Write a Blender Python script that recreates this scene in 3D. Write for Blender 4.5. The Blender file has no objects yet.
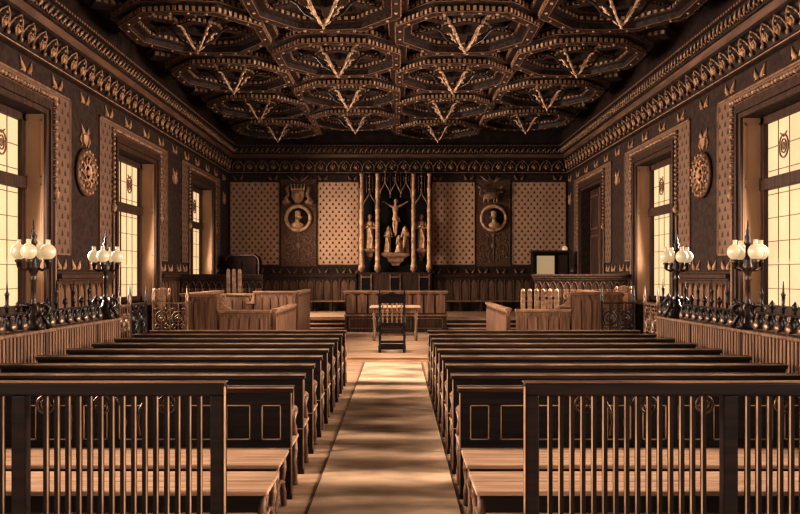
import bpy, math, random
from mathutils import Vector, Matrix
R = random.Random(7)
PI = math.pi
scene = bpy.context.scene
COL = scene.collection

# ------------------------------------------------------------------ helpers
def lin(h):
    h = h.lstrip('#')
    o = []
    for i in (0, 2, 4):
        c = int(h[i:i+2], 16) / 255
        o.append(c / 12.92 if c <= .04045 else ((c + .055) / 1.055) ** 2.4)
    g = .3*o[0]+.59*o[1]+.11*o[2]
    o = [c*.67+g*.33 for c in o]
    return (o[0]*1.05, o[1]*.96, o[2]*.93, 1)

def mul(c, k):
    return (c[0]*k, c[1]*k, c[2]*k, 1)

class MB:
    def __init__(s):
        s.v = []; s.f = []; s.sm = []
    def add(s, vs, fs, smooth=False, M=None):
        b = len(s.v)
        if M is not None:
            vs = [tuple(M @ Vector(p)) for p in vs]
        s.v += [tuple(p) for p in vs]
        for f in fs:
            s.f.append(tuple(b + i for i in f)); s.sm.append(smooth)
        return s
    def box(s, x0, x1, y0, y1, z0, z1, M=None):
        if x0 > x1: x0, x1 = x1, x0
        if y0 > y1: y0, y1 = y1, y0
        if z0 > z1: z0, z1 = z1, z0
        vs = [(x0,y0,z0),(x1,y0,z0),(x1,y1,z0),(x0,y1,z0),(x0,y0,z1),(x1,y0,z1),(x1,y1,z1),(x0,y1,z1)]
        fs = [(0,3,2,1),(4,5,6,7),(0,1,5,4),(1,2,6,5),(2,3,7,6),(3,0,4,7)]
        return s.add(vs, fs, False, M)
    def cbox(s, cx, cy, cz, sx, sy, sz, M=None):
        return s.box(cx-sx/2, cx+sx/2, cy-sy/2, cy+sy/2, cz-sz/2, cz+sz/2, M)
    def lathe(s, prof, cx=0, cy=0, z0=0, n=14, M=None, sx=1, sy=1):
        vs, fs = [], []
        for r, z in prof:
            for k in range(n):
                a = 2*PI*k/n
                vs.append((cx + r*sx*math.cos(a), cy + r*sy*math.sin(a), z0 + z))
        m = len(prof)
        for i in range(m-1):
            for k in range(n):
                k2 = (k+1) % n
                fs.append((i*n+k, i*n+k2, (i+1)*n+k2, (i+1)*n+k))
        fs.append(tuple(range(n))[::-1]); fs.append(tuple((m-1)*n+k for k in range(n)))
        return s.add(vs, fs, True, M)
    def ball(s, c, r, sx=1, sy=1, sz=1, n=12, m=8, M=None):
        prof = []
        for i in range(m+1):
            t = PI*i/m
            prof.append((max(1e-4, r*math.sin(t)), -r*sz*math.cos(t)))
        return s.lathe(prof, c[0], c[1], c[2], n, M, sx, sy)
    def tube(s, pts, r, n=6, closed=False, M=None, flat=None):
        P = [Vector(p) for p in pts]; m = len(P)
        rad = r if isinstance(r, (list, tuple)) else [r]*m
        vs, fs = [], []
        up = None
        for i in range(m):
            if closed: t = P[(i+1) % m] - P[i-1]
            else: t = P[min(i+1, m-1)] - P[max(i-1, 0)]
            if t.length < 1e-9: t = Vector((0,0,1))
            t.normalize()
            if up is None:
                up = Vector((0,0,1)) if abs(t.z) < .9 else Vector((1,0,0))
            u = (up - t*up.dot(t))
            if u.length < 1e-6: u = t.orthogonal()
            u.normalize(); w = t.cross(u); up = u
            for k in range(n):
                a = 2*PI*(k+.5)/n
                vs.append(tuple(P[i] + (u*math.cos(a) + w*math.sin(a))*rad[i]))
        rng = m if closed else m-1
        for i in range(rng):
            j = (i+1) % m
            for k in range(n):
                k2 = (k+1) % n
                fs.append((i*n+k, i*n+k2, j*n+k2, j*n+k))
        if not closed:
            fs.append(tuple(range(n))[::-1]); fs.append(tuple((m-1)*n+k for k in range(n)))
        return s.add(vs, fs, True, M)
    def prism(s, poly, y0, y1, M=None, axis='y'):
        n = len(poly); vs = []
        for d in (y0, y1):
            for a, b in poly:
                vs.append({'y': (a, d, b), 'x': (d, a, b), 'z': (a, b, d)}[axis])
        fs = [tuple(range(n)), tuple(range(n, 2*n))[::-1]]
        for i in range(n):
            j = (i+1) % n
            fs.append((i, i+n, j+n, j))
        return s.add(vs, fs, False, M)
    def loft(s, rings, M=None, smooth=False, cap=True):
        n = len(rings[0]); vs = [p for r in rings for p in r]; fs = []
        for i in range(len(rings)-1):
            for k in range(n):
                k2 = (k+1) % n
                fs.append((i*n+k, i*n+k2, (i+1)*n+k2, (i+1)*n+k))
        if cap:
            fs.append(tuple(range(n))[::-1]); fs.append(tuple((len(rings)-1)*n+k for k in range(n)))
        return s.add(vs, fs, smooth, M)
    def build(s, name, mat, parent=None, loc=None, bevel=0, remesh=0, mods=None):
        me = bpy.data.meshes.new(name)
        me.from_pydata(s.v, [], s.f)
        me.polygons.foreach_set('use_smooth', s.sm)
        me.materials.append(mat)
        me.update()
        o = bpy.data.objects.new(name, me); COL.objects.link(o)
        if parent: o.parent = parent
        if loc: o.location = loc
        if bevel:
            b = o.modifiers.new('bevel', 'BEVEL'); b.width = bevel; b.segments = 2; b.limit_method = 'ANGLE'; b.angle_limit = 1.0
        if remesh:
            r = o.modifiers.new('remesh', 'REMESH'); r.mode = 'VOXEL'; r.voxel_size = remesh; r.use_smooth_shade = True
            sm = o.modifiers.new('smooth', 'SMOOTH'); sm.factor = .5; sm.iterations = 3
        return o

def thing(name, label, cat, loc=(0,0,0), rz=0, group=None):
    o = bpy.data.objects.new(name, None); COL.objects.link(o)
    o.empty_display_size = .2
    o.location = loc; o.rotation_euler = (0, 0, rz)
    return tag(o, label, cat, group)
def tag(o, label, cat, group=None):
    o['label'] = label; o['category'] = cat
    if group: o['group'] = group
    return o
def struct(o):
    o['kind'] = 'structure'; return o
def copy_tree(o, parent=None):
    c = o.copy(); COL.objects.link(c)
    if parent: c.parent = parent
    for ch in list(o.children): copy_tree(ch, c)
    return c
def ordn(i):
    return ['first','second','third','fourth','fifth','sixth','seventh','eighth','ninth'][i]

# ------------------------------------------------------------------ materials
def newmat(name):
    m = bpy.data.materials.new(name); m.use_nodes = True
    nt = m.node_tree; b = nt.nodes['Principled BSDF']
    return m, nt, b
def noise_mat(name, c0, c1, scale=(6,6,6), rough=.6, metallic=0, detail=4, bump=0, spec=.4, lo=.35, hi=.65):
    m, nt, b = newmat(name)
    tc = nt.nodes.new('ShaderNodeTexCoord'); mp = nt.nodes.new('ShaderNodeMapping')
    mp.inputs['Scale'].default_value = scale
    nz = nt.nodes.new('ShaderNodeTexNoise'); nz.inputs['Scale'].default_value = 1; nz.inputs['Detail'].default_value = detail
    cr = nt.nodes.new('ShaderNodeValToRGB')
    cr.color_ramp.elements[0].position = lo; cr.color_ramp.elements[1].position = hi
    cr.color_ramp.elements[0].color = lin(c0); cr.color_ramp.elements[1].color = lin(c1)
    L = nt.links.new
    L(tc.outputs['Object'], mp.inputs['Vector']); L(mp.outputs['Vector'], nz.inputs['Vector'])
    L(nz.outputs['Fac'], cr.inputs['Fac']); L(cr.outputs['Color'], b.inputs['Base Color'])
    b.inputs['Roughness'].default_value = rough; b.inputs['Metallic'].default_value = metallic
    b.inputs['Specular IOR Level'].default_value = spec
    if bump:
        bp = nt.nodes.new('ShaderNodeBump'); bp.inputs['Strength'].default_value = bump; bp.inputs['Distance'].default_value = .02
        L(nz.outputs['Fac'], bp.inputs['Height']); L(bp.outputs['Normal'], b.inputs['Normal'])
    return m
def wallpaper(name, g0, g1, motif, axis, pu, pv):
    """fleur diaper: staggered small motifs on a light ground"""
    m, nt, b = newmat(name); L = nt.links.new; N = nt.nodes.new
    tc = N('ShaderNodeTexCoord'); sp = N('ShaderNodeSeparateXYZ'); L(tc.outputs['Object'], sp.inputs[0])
    def math_(op, a, bb=None, c=None):
        n = N('ShaderNodeMath'); n.operation = op
        for i, x in enumerate((a, bb, c)):
            if x is None: continue
            if isinstance(x, (int, float)): n.inputs[i].default_value = x
            else: L(x, n.inputs[i])
        return n.outputs[0]
    u = math_('DIVIDE', sp.outputs['X' if axis == 'x' else 'Y'], pu); v = math_('DIVIDE', sp.outputs['Z'], pv)
    def cell(ou, ov):
        a = math_('SUBTRACT', math_('FRACT', math_('ADD', u, ou + 100)), .5)
        c = math_('SUBTRACT', math_('FRACT', math_('ADD', v, ov + 100)), .5)
        aa = math_('ABSOLUTE', a)
        # lozenge head with a narrower stem, like a small fleur
        d1 = math_('ADD', math_('MULTIPLY', aa, 1.25), math_('MULTIPLY', math_('ABSOLUTE', c), 1.0))
        d2 = math_('ADD', math_('MULTIPLY', aa, .75), math_('MULTIPLY', math_('ABSOLUTE', math_('ADD', c, .1)), 3.2))
        return math_('MINIMUM', d1, d2)
    d = math_('MINIMUM', cell(0, 0), cell(.5, .5))
    fac = math_('LESS_THAN', d, .205)
    nz = N('ShaderNodeTexNoise'); nz.inputs['Scale'].default_value = 1.3; nz.inputs['Detail'].default_value = 5
    L(tc.outputs['Object'], nz.inputs['Vector'])
    g = N('ShaderNodeMixRGB'); g.inputs[1].default_value = lin(g0); g.inputs[2].default_value = lin(g1); L(nz.outputs['Fac'], g.inputs[0])
    mx = N('ShaderNodeMixRGB'); L(fac, mx.inputs[0]); L(g.outputs[0], mx.inputs[1]); mx.inputs[2].default_value = lin(motif)
    L(mx.outputs[0], b.inputs['Base Color']); b.inputs['Roughness'].default_value = .75
    return m
def emis(name, col, strength, mottled=False, base=.15, raw=(.665, .50, .315)):
    m, nt, b = newmat(name)
    b.inputs['Base Color'].default_value = mul(lin(col), base); b.inputs['Roughness'].default_value = .3
    b.inputs['Emission Color'].default_value = (*raw, 1); b.inputs['Emission Strength'].default_value = strength
    if mottled:
        tc = nt.nodes.new('ShaderNodeTexCoord'); nz = nt.nodes.new('ShaderNodeTexNoise')
        nz.inputs['Scale'].default_value = 1.1; nz.inputs['Detail'].default_value = 4
        cr = nt.nodes.new('ShaderNodeValToRGB'); cr.color_ramp.elements[0].position = .3; cr.color_ramp.elements[1].position = .6
        cr.color_ramp.elements[0].color = mul(raw, .86); cr.color_ramp.elements[1].color = (*raw, 1)
        nt.links.new(tc.outputs['Object'], nz.inputs['Vector']); nt.links.new(nz.outputs['Fac'], cr.inputs['Fac'])
        nt.links.new(cr.outputs['Color'], b.inputs['Emission Color'])
    return m

M_PEWX = noise_mat('dark pew wood', '1c0f0a', '2f1b11', (1.2, 30, 26), .42, spec=.35)
M_PEWCAP = noise_mat('highlight-toned cap wood', '5f4128', '9a7148', (1.5, 30, 30), .3, spec=.6)  # paler cap tone paints the lit edge of the rail
M_CUP = noise_mat('dark matt cupboard wood', '1e110a', '2e1b11', (3, 3, 3), .85, spec=.1)
M_PEWTOP = noise_mat('dark pew top rail', '2b1a10', '4d321f', (1.5, 30, 30), .35, spec=.5)
M_LINE = noise_mat('painted edge highlight wood', '8f6b48', 'bd986d', (3, 3, 3), .4)  # pale colour paints highlights along pew and barrier edges
M_SEAT = noise_mat('pale bench seat wood', '97724c', 'b8916a', (1.6, 22, 22), .5)
M_WOODV = noise_mat('brown panelling wood', '63432a', '8f673f', (26, 26, 1.6), .5)
M_WOODVD = noise_mat('deep brown panelling wood', '3d2616', '5f3f26', (26, 26, 1.6), .5)
M_WOODL = noise_mat('warm rail wood', '7d5837', 'a87f52', (4, 4, 8), .45)
M_IRON = noise_mat('wrought iron', '1f130c', '3a271a', (9, 9, 9), .42, .35, spec=.5)
M_IRONL = noise_mat('iron with painted highlights', '5b4028', '8e6a44', (9, 9, 9), .35, .35, spec=.6)  # lighter copy of the iron, highlights put into its base colour
M_STONE = noise_mat('pale carved stone', '9c7448', 'd2a873', (7, 7, 7), .7)
M_LINING = noise_mat('painted reveal lining', 'a27c50', 'b48c5e', (1, 1, .6), .6)
M_LAMP = noise_mat('bronzed lamp iron', '24160d', '50361f', (9, 9, 9), .4, .3, spec=.5)
M_STONED = noise_mat('darker carved stone', '7b5836', 'ab8152', (7, 7, 7), .7)  # darker tone of the carved stone
M_WALL = noise_mat('dark painted wall', '352012', '4c311d', (9, 9, 9), .8, detail=8)
M_WALLB = noise_mat('dark painted pilaster', '54381f', '7d5836', (24, 24, 24), .8, detail=6)
M_PAINT = noise_mat('painted scroll ornament', '94693f', 'b88b58', (6, 6, 6), .75)
M_PAINTD = noise_mat('faint painted scroll ornament', '7a5534', '946a42', (6, 6, 6), .75)
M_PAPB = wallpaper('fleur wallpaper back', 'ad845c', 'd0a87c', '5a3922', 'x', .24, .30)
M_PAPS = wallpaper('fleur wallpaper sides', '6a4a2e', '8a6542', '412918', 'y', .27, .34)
M_CORN = noise_mat('dark cornice wood', '2a180e', '452b1a', (5, 5, 5), .5)
M_CORNF = noise_mat('plain cornice fascia', '5e3f26', '7d5635', (1, 1, 9), .55)
M_CARVE = noise_mat('gilded cornice carving', '664829', 'b08756', (14, 14, 14), .45)
M_CEIL = noise_mat('dark ceiling wood', '22130b', '3b2416', (5, 5, 5), .55)
M_COFF = noise_mat('coffer wood', '27160d', '52351f', (14, 14, 14), .5)
M_DENT = noise_mat('highlight-toned dentils', '876440', 'c29b6a', (11, 11, 11), .45)  # highlight on the dentil faces put into the base colour
M_PEND = noise_mat('highlight-toned pendant', '8f6a43', 'dcb484', (16, 16, 16), .45)  # pendant highlights painted in as base colour
M_FLOOR = noise_mat('oak floor', 'ab845a', 'd0a97c', (1.5, 9, 3), .5)
M_RUN = noise_mat('pale aisle matting', '8c6a46', 'dab588', (.8, 1.7, 1), .75, detail=3, lo=.33, hi=.58)  # noise bands put wear and the pews' shade into the colour
M_STEP = noise_mat('pale step boards', 'ae8555', 'd6af7d', (3, 12, 12), .6)
M_GLASS = emis('daylit leaded glass', 'e2c894', 1.0, True)
M_GLOBE = emis('milk glass globe', 'dfcba0', .6, base=.3)
M_MIRR = emis('glowing pale pane', 'd9b98a', .5)  # emission added to brighten the pane, no lamp behind it
M_DARK = noise_mat('painted recess shade', '170c07', '22130b', (4, 4, 4), .8)  # near-black colour paints the shade inside recesses
M_LEATH = noise_mat('dark leather', '2b1810', '43291a', (12, 12, 12), .45)
M_CLOTH = noise_mat('pale cloth', 'b68d5e', 'd6ad7b', (5, 5, 5), .8)

# ------------------------------------------------------------------ room shell
W = 6.6; YB = 31.0; Y0 = -4.0; ZC = 7.4
SILL, HEAD, HALF = 1.2, 4.9, 1.45
CL = [0.05, 6.75, 13.45, 20.2, 26.9]
CR = [0.45, 7.15, 13.85, 20.6, 27.25]
m = MB(); m.box(-W-.9, W+.9, Y0-.3, YB+.3, -.2, 0); floor = struct(m.build('floor', M_FLOOR))
m = MB(); m.box(-W-.9, W+.9, Y0-.3, YB+.3, ZC, ZC+.2); ceiling = struct(m.build('ceiling', M_CEIL))
m = MB(); m.box(-W-.9, W+.9, YB, YB+.3, 0, ZC); wall_back = struct(m.build('wall_back', M_WALL))
m = MB(); m.box(-W-.9, W+.9, Y0-.3, Y0, 0, ZC); wall_near = struct(m.build('wall_near', M_WALL))
def side_wall(name, sx, cs, door_at=None):
    m = MB(); y = Y0
    for i, c in enumerate(cs):
        m.box(sx*W, sx*(W+.9), y, c-HALF, 0, ZC)
        lo = 0 if i == door_at else SILL
        if lo: m.box(sx*W, sx*(W+.9), c-HALF, c+HALF, 0, lo)
        m.box(sx*W, sx*(W+.9), c-HALF, c+HALF, HEAD, ZC)
        y = c+HALF
    m.box(sx*W, sx*(W+.9), y, YB, 0, ZC)
    return struct(m.build(name, M_WALL))
wall_left = side_wall('wall_left', -1, CL)
wall_right = side_wall('wall_right', 1, CR, 4)

def emp(name, loc=(0,0,0)):
    o = bpy.data.objects.new(name, None); COL.objects.link(o); o.location = loc; return o

# windows: reveal lining, casing, frame with transom, leaded glass
def window(n, sx, c):
    root = struct(emp('window_%d' % n, (sx*W, c, 0)))
    g = .42  # recess of glass, local x = sx*depth
    def X(d): return sx*d
    m = MB()   # frame
    for a, b in ((-HALF, -HALF+.13), (HALF-.13, HALF)):
        m.box(X(g-.09), X(g+.09), a, b, SILL, HEAD)
    m.box(X(g-.09), X(g+.09), -HALF, HALF, SILL, SILL+.14); m.box(X(g-.09), X(g+.09), -HALF, HALF, HEAD-.14, HEAD)
    m.box(X(g-.12), X(g+.09), -HALF, HALF, 3.5, 3.72)
    m.box(X(g-.03), X(g+.03), -.018, .018, SILL, HEAD)
    m.build('window_frame', M_WOODVD, root, bevel=.012)
    m = MB(); m.box(X(g), X(g+.02), -HALF+.1, HALF-.1, SILL+.1, HEAD-.1); m.build('pane', M_GLASS, root)
    m = MB()   # leading
    for s in (-1, 1):
        for k in range(1, 3):
            yy = s*(.06 + k*(HALF-.19)/3); m.box(X(g-.012), X(g), yy-.006, yy+.006, SILL+.14, HEAD-.14)
        zz = SILL+.45
        while zz < HEAD-.2:
            m.box(X(g-.012), X(g), s*.06, s*(HALF-.13), zz-.006, zz+.006); zz += .44
        cy = s*(HALF-.07)/2
        for r in (.17, .1):
            m.tube([(X(g-.01), cy+r*math.cos(t*PI/8), 4.25+1.25*r*math.sin(t*PI/8)) for t in range(16)], .014, 4, True)
        m.tube([(X(g-.01), cy-.12, 4.5), (X(g-.01), cy, 4.42), (X(g-.01), cy+.12, 4.5)], .012, 4)
        m.ball((X(g-.01), cy, 4.25), .06, .3, 1, 1.3, 8, 6)
    m.build('leading', M_WOODV, root)
    casing(root, X)
    m = MB(); m.box(X(-.06), X(g-.09), -HALF-.3, HALF+.3, SILL-.09, SILL); m.build('window_sill', M_WOODL, root)
    # panelled lining of the reveal
    m = MB()
    for s in (-1, 1):
        m.box(X(0), X(g-.09), s*HALF, s*(HALF-.008), SILL, HEAD)
        for z0, z1 in ((SILL+.1, 2.3), (2.42, 3.6), (3.72, HEAD-.1)):
            y0_ = s*HALF; y1_ = s*(HALF-.015)
            for a, b, d, e in ((.03, .33, z0, z0+.03), (.03, .33, z1-.03, z1), (.03, .06, z0, z1), (.3, .33, z0, z1)):
                m.box(X(a), X(b), y0_, y1_, d, e)
    m.build('lining', M_LINING, root)
    return root
def casing(root, X, z0=0.0):
    m = MB()
    for k, (o0, o1, pr) in enumerate(((0, .1, .06), (.1, .2, .1), (.2, .3, .05))):
        for s in (-1, 1):
            m.box(X(-pr), X(0), s*(HALF+o0), s*(HALF+o1), z0, HEAD+o1)
        m.box(X(-pr), X(0), -HALF-o0, HALF+o0, HEAD+o0, HEAD+o1)
    m.build('casing', M_WOODVD, root, bevel=.008)
    m = MB()   # beaded hood mould with corbel drops
    path = []
    z = 3.6
    while z < HEAD+.36: path.append((-HALF-.36, z)); z += .11
    y = -HALF-.36
    while y < HALF+.36: path.append((y, HEAD+.36)); y += .11
    z = HEAD+.36
    while z > 3.6: path.append((HALF+.36, z)); z -= .11
    for (yy, zz) in path: m.ball((X(-.07), yy, zz), .05, 1, 1, 1, 7, 5)
    for s in (-1, 1): m.lathe([(.01, 0), (.06, .06), (.085, .14), (.05, .22), (.03, .26)], X(-.07), s*(HALF+.36), 3.32, 8)
    m.build('beaded_hood', M_CARVE, root)
    m = MB()
    for s in (-1, 1):
        m.lathe([(.05, 0), (.06, .1), (.035, .18), (.035, 2.1), (.05, 2.15)], X(-.06), s*(HALF+.36), max(z0, 1.15), 8)
    m.build('colonette', M_WOODV, root)
n = 1
for c in CL: window(n, -1, c); n += 1
for c in CR[:4]: window(n, 1, c); n += 1
# tall dark door on the right near the altar wall
d = struct(emp('door_1', (W, CR[4], 0)))
casing(d, lambda t: t)
m = MB(); m.box(.3, .36, -HALF, HALF, .1, HEAD)
m.build('door_leaf', M_WOODVD, d)
m = MB()
for s in (-1, 1):
    for z0, z1 in ((.3, 1.3), (1.5, 3.3), (3.5, 4.7)):
        a, b = sorted((s*.14, s*(HALF-.15)))
        m.box(.27, .3, a, b, z0, z0+.06); m.box(.27, .3, a, b, z1-.06, z1); m.box(.27, .3, a, a+.06, z0, z1); m.box(.27, .3, b-.06, b, z0, z1)
m.box(.26, .3, -.05, .05, .1, HEAD)
m.build('door_panel', M_WOODV, d)
m = MB(); m.ball((.24, -.2, 1.25), .05); m.build('door_handle', M_IRONL, d)

# ------------------------------------------------------------------ wall decoration
def frame_lines(m, a0, a1, z0, z1, put, w=.035):
    for (u0, u1, v0, v1) in ((a0, a1, z0, z0+w), (a0, a1, z1-w, z1), (a0, a0+w, z0, z1), (a1-w, a1, z0, z1)):
        put(m, u0, u1, v0, v1)
def spiral(cx, cz, r0, turns, a0, sgn=1, n=22):
    return [(cx + r0*(1-.82*t/n)*math.cos(a0+sgn*turns*2*PI*t/n), cz + r0*(1-.82*t/n)*math.sin(a0+sgn*turns*2*PI*t/n)) for t in range(n+1)]
PZ0, PZ1 = 2.29, 5.5
def vleaf(m, put3, u, z, s=1.0):
    """pair of pale leaf sprays forming a V"""
    for sg in (-1, 1):
        pts = [put3(u+sg*(.05+.2*t*s), z+.26*t*t*s) for t in (0, .25, .5, .75, 1)]
        m.tube(pts, [.03, .05, .05, .03, .008], 5)
        m.tube([put3(u+sg*.12*s, z+.03), put3(u+sg*.26*s, z-.02*s)], [.03, .008], 5)
# back wall
put = lambda m, u0, u1, v0, v1: m.box(u0, u1, YB-.045, YB-.02, v0, v1)
for i, (a, b) in enumerate(((-6.5, -4.6), (-3.1, -1.52), (1.32, 2.98), (4.42, 6.5))):
    m = MB(); m.box(a, b, YB-.03, YB, PZ0, PZ1); m.build('wallpaper_panel', M_PAPB, wall_back)
    m = MB(); frame_lines(m, a, b, PZ0, PZ1, put); m.build('panel_border', M_PAINT, wall_back)
P3 = lambda u, z: (u, YB-.02, z)
for (a, b) in ((-4.6, -3.1), (2.98, 4.42)):
    m = MB(); m.box(a+.06, b-.06, YB-.02, YB, PZ0-.05, PZ1+.1); m.build('pilaster_field', M_WALLB, wall_back)
    c = (a+b)/2; m = MB()
    for s in (-1, 1):
        for (cz, r, t0, sg) in ((2.95, .26, -PI/2, 1), (3.3, .2, PI/2, -1), (2.62, .2, PI/2, -1)):
            m.tube([P3(c+s*(x), z) for x, z in spiral(.34, cz, r, 1.4, t0, sg)], .018, 4)
        m.tube([P3(c+s*.06, 2.4), P3(c+s*.2, 2.62), P3(c+s*.1, 2.85), P3(c+s*.3, 3.05), P3(c+s*.12, 3.35), P3(c+s*.3, 3.5)], .02, 4)
        for k in range(7): m.ball(P3(c+s*(.15+.08*k), 2.42+.16*((k*3) % 7)), .035, 1.4, .4, .8, 6, 4)
        m.tube([P3(c+s*.64, 2.35), P3(c+s*.64, 5.5)], .012, 4)
    m.tube([P3(c, 2.4), P3(c, 3.5)], .025, 4); m.ball(P3(c, 3.05), .09, 1, .3, 1.4, 8, 6); m.ball(P3(c, 3.45), .07, 1, .3, 1.2, 8, 6)
    m.build('scroll_ornament', M_PAINTD, wall_back)
m = MB()
for u in (-6.2, -4.85, -3.85, -2.9, -1.75, 1.55, 2.75, 3.7, 4.7, 6.2): vleaf(m, P3, u, 5.6, .75)
for u in (-6.1, -5.4, -4.7, -3.5, -4.1, -2.9, -2.2, -1.7, 1.5, 2.1, 2.8, 3.3, 4.0, 4.7, 5.4, 6.1): vleaf(m, P3, u, 1.98, .7)
m.build('leaf_frieze', M_PAINTD, wall_back)

# side walls
def side_decor(sx, cs, wall, door_at=None):
    put = lambda m, u0, u1, v0, v1: m.box(sx*(W-.045), sx*(W-.02), u0, u1, v0, v1)
    P3 = lambda u, z: (sx*(W-.02), u, z)
    ml = MB(); mp = MB(); mf = MB()
    top = 5.42
    for i, c in enumerate(cs):
        a, b = c-2.6, c+2.6
        o = HALF+.28
        for (u0, u1, v0, v1) in ((a, c-o, PZ0, top), (c+o, b, PZ0, top), (c-o, c+o, HEAD+.28, top)):
            mp.box(sx*(W-.03), sx*W, u0, u1, v0, v1)
        for (u0, u1, v0, v1) in ((a, b, top-.04, top), (a, a+.04, PZ0, top), (b-.04, b, PZ0, top), (a, c-o, PZ0, PZ0+.04), (c+o, b, PZ0, PZ0+.04)):
            put(ml, u0, u1, v0, v1)
        for u in (c-2.0, c-.7, c+.7, c+2.0, c+3.35): vleaf(mf, P3, u, 5.5, .85)
        for u in (c+2.9, c+3.8, c-2.2, c+2.2): vleaf(mf, P3, u, 2.02, .75)
        # painted scrolls above where the medallions hang
        cc = c + 3.37
        vleaf(mf, P3, cc, 4.86, .7)
        mf.prism([(cc-.13, 4.84), (cc+.13, 4.84), (cc+.1, 4.68), (cc, 4.58), (cc-.1, 4.68)], sx*(W-.05), sx*W, axis='x')
        for s in (-1, 1): mf.tube([P3(cc+s*.16, 4.6), P3(cc+s*.24, 4.72), P3(cc+s*.18, 4.86)], [.015, .03, .012], 5)
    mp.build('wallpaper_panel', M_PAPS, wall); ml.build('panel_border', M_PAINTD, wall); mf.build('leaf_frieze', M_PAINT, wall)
side_decor(-1, CL, wall_left); side_decor(1, CR, wall_right)

# wainscot of ribbed panelling with a moulded cap (all three walls)
trim_n = 1
def wainscot(spans, P):
    """P(u0,u1,d0,d1,z0,z1) -> box args"""
    global trim_n
    root = struct(emp('trim_%d' % trim_n)); trim_n += 1
    mb, mr, mc, ms = MB(), MB(), MB(), MB()
    for a, b in spans:
        mb.box(*P(a, b, 0, .05, 0, 1.78))
        mc.box(*P(a, b, 0, .1, 1.78, 1.83)); mc.box(*P(a, b, 0, .16, 1.83, 1.92)); mc.box(*P(a, b, 0, .07, 1.92, 1.97))
        k = max(1, round((b-a)/.33)); w = (b-a)/k
        for i in range(k):
            u = a+(i+.5)*w
            mr.box(*P(u-w*.36, u+w*.36, .05, .075, .15, 1.6))
            ms.box(*P(a+i*w-.02, a+i*w+.02, .05, .1, .1, 1.72))
            for q in range(4):   # scalloped heads
                hw = w*.36*(1-(q+1)/5)
                mr.box(*P(u-hw, u+hw, .05, .075, 1.6+q*.025, 1.625+q*.025))
    mb.build('wainscot_backing', M_WOODVD, root); mr.build('wainscot_panel', M_WOODV, root)
    ms.build('wainscot_stile', M_WOODV, root); mc.build('wainscot_cap', M_WOODVD, root, bevel=.012)
wainscot([(-6.5, -1.6), (1.4, 6.5)], lambda a, b, d0, d1, z0, z1: (a, b, YB-d1, YB-d0, z0, z1))
def gaps(cs):
    e = [-3.9]
    for c in cs: e += [c-HALF-.45, c+HALF+.45]
    e.append(30.8)
    return [(e[i], e[i+1]) for i in range(0, len(e), 2) if e[i+1] > e[i]+.05]
wainscot(gaps(CL), lambda a, b, d0, d1, z0, z1: (-W+d0, -W+d1, a, b, z0, z1))
wainscot(gaps(CR), lambda a, b, d0, d1, z0, z1: (W-d1, W-d0, a, b, z0, z1))

# ------------------------------------------------------------------ cornice
def sweep(prof):
    m = MB(); rows = []
    for dd, z in prof:
        rows.append([(-W+dd, Y0, z), (-W+dd, YB-dd, z), (W-dd, YB-dd, z), (W-dd, Y0, z)])
    vs = [p for r in rows for p in r]; fs = []
    for i in range(len(rows)-1):
        for k in range(3): fs.append((i*4+k, i*4+k+1, (i+1)*4+k+1, (i+1)*4+k))
    return m.add(vs, fs)
cor = struct(sweep([(0, 5.78), (.07, 5.82), (.07, 5.9), (.05, 5.92), (.17, 6.3), (.24, 6.33), (.24, 6.39)]).build('trim_%d' % trim_n, M_CORN)); trim_n += 1
sweep([(.24, 6.39), (.2, 6.41), (.26, 6.54)]).build('fascia', M_CORNF, cor)
sweep([(.26, 6.54), (.3, 6.56), (.36, 6.8), (.42, 6.82), (.42, 6.88), (.3, 6.9), (.3, 7.4)]).build('upper_cornice', M_CORN, cor)
def frames(pitch, d):
    """positions along the three walls: matrix with local x tangent, y inward, z up"""
    out = []
    def mk(o, t, nrm): return Matrix(((t[0], nrm[0], 0, o[0]), (t[1], nrm[1], 0, o[1]), (0, 0, 1, 0), (0, 0, 0, 1)))
    k = int((YB-d-5.5)/pitch)
    for i in range(k):
        y = YB-d-(i+.5)*pitch
        out.append(mk((-W, y), (0, 1), (1, 0))); out.append(mk((W, y), (0, -1), (-1, 0)))
    L = 2*(W-d); k = round(L/pitch)
    for i in range(k): out.append(mk((-W+d+(i+.5)*L/k, YB), (1, 0), (0, -1)))
    return out
m = MB(); m2 = MB()
for F in frames(.46, .2):
    h = .225
    # pointed arch leaning with the band, hanging leaf and drop below
    for s in (-1, 1):
        m.tube([(s*h, .09, 5.95), (s*h*.95, .13, 6.1), (s*h*.6, .185, 6.22), (0, .225, 6.31)], [.018, .022, .02, .016], 4, M=F)
        m2.tube([(0, .13, 5.97), (s*.09, .17, 6.06), (s*.05, .19, 6.15), (0, .19, 6.1)], [.014, .022, .018, .01], 4, M=F)
    m.ball((h, .11, 5.96), .04, 1, 1, 1.2, 6, 4, M=F)
    m2.ball((0, .17, 6.04), .05, 1, .7, 1.3, 6, 4, M=F)
    m2.ball((0, .2, 6.21), .028, 1, 1, 1, 6, 4, M=F)
m.build('arch_carving', M_CARVE, cor); m2.build('leaf_carving', M_PAINT, cor)
m = MB()
for F in frames(.2, .3):
    m.tube([(-.07, .33, 6.59), (-.02, .36, 6.68), (.06, .385, 6.76)], [.018, .038, .014], 4, M=F)
    m.tube([(.07, .33, 6.6), (.03, .35, 6.64)], [.03, .012], 4, M=F)
m.build('upper_leaf_carving', M_CARVE, cor)
m = MB()
for F in frames(.12, .42): m.cbox(0, .425, 6.85, .06, .02, .045, M=F)
m.build('dentil_band', M_PAINTD, cor)
m = MB()
for F in frames(.5, .05): m.cbox(0, .075, 5.86, .5, .012, .02, M=F)
m.build('edge_line', M_PAINT, cor)

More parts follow.
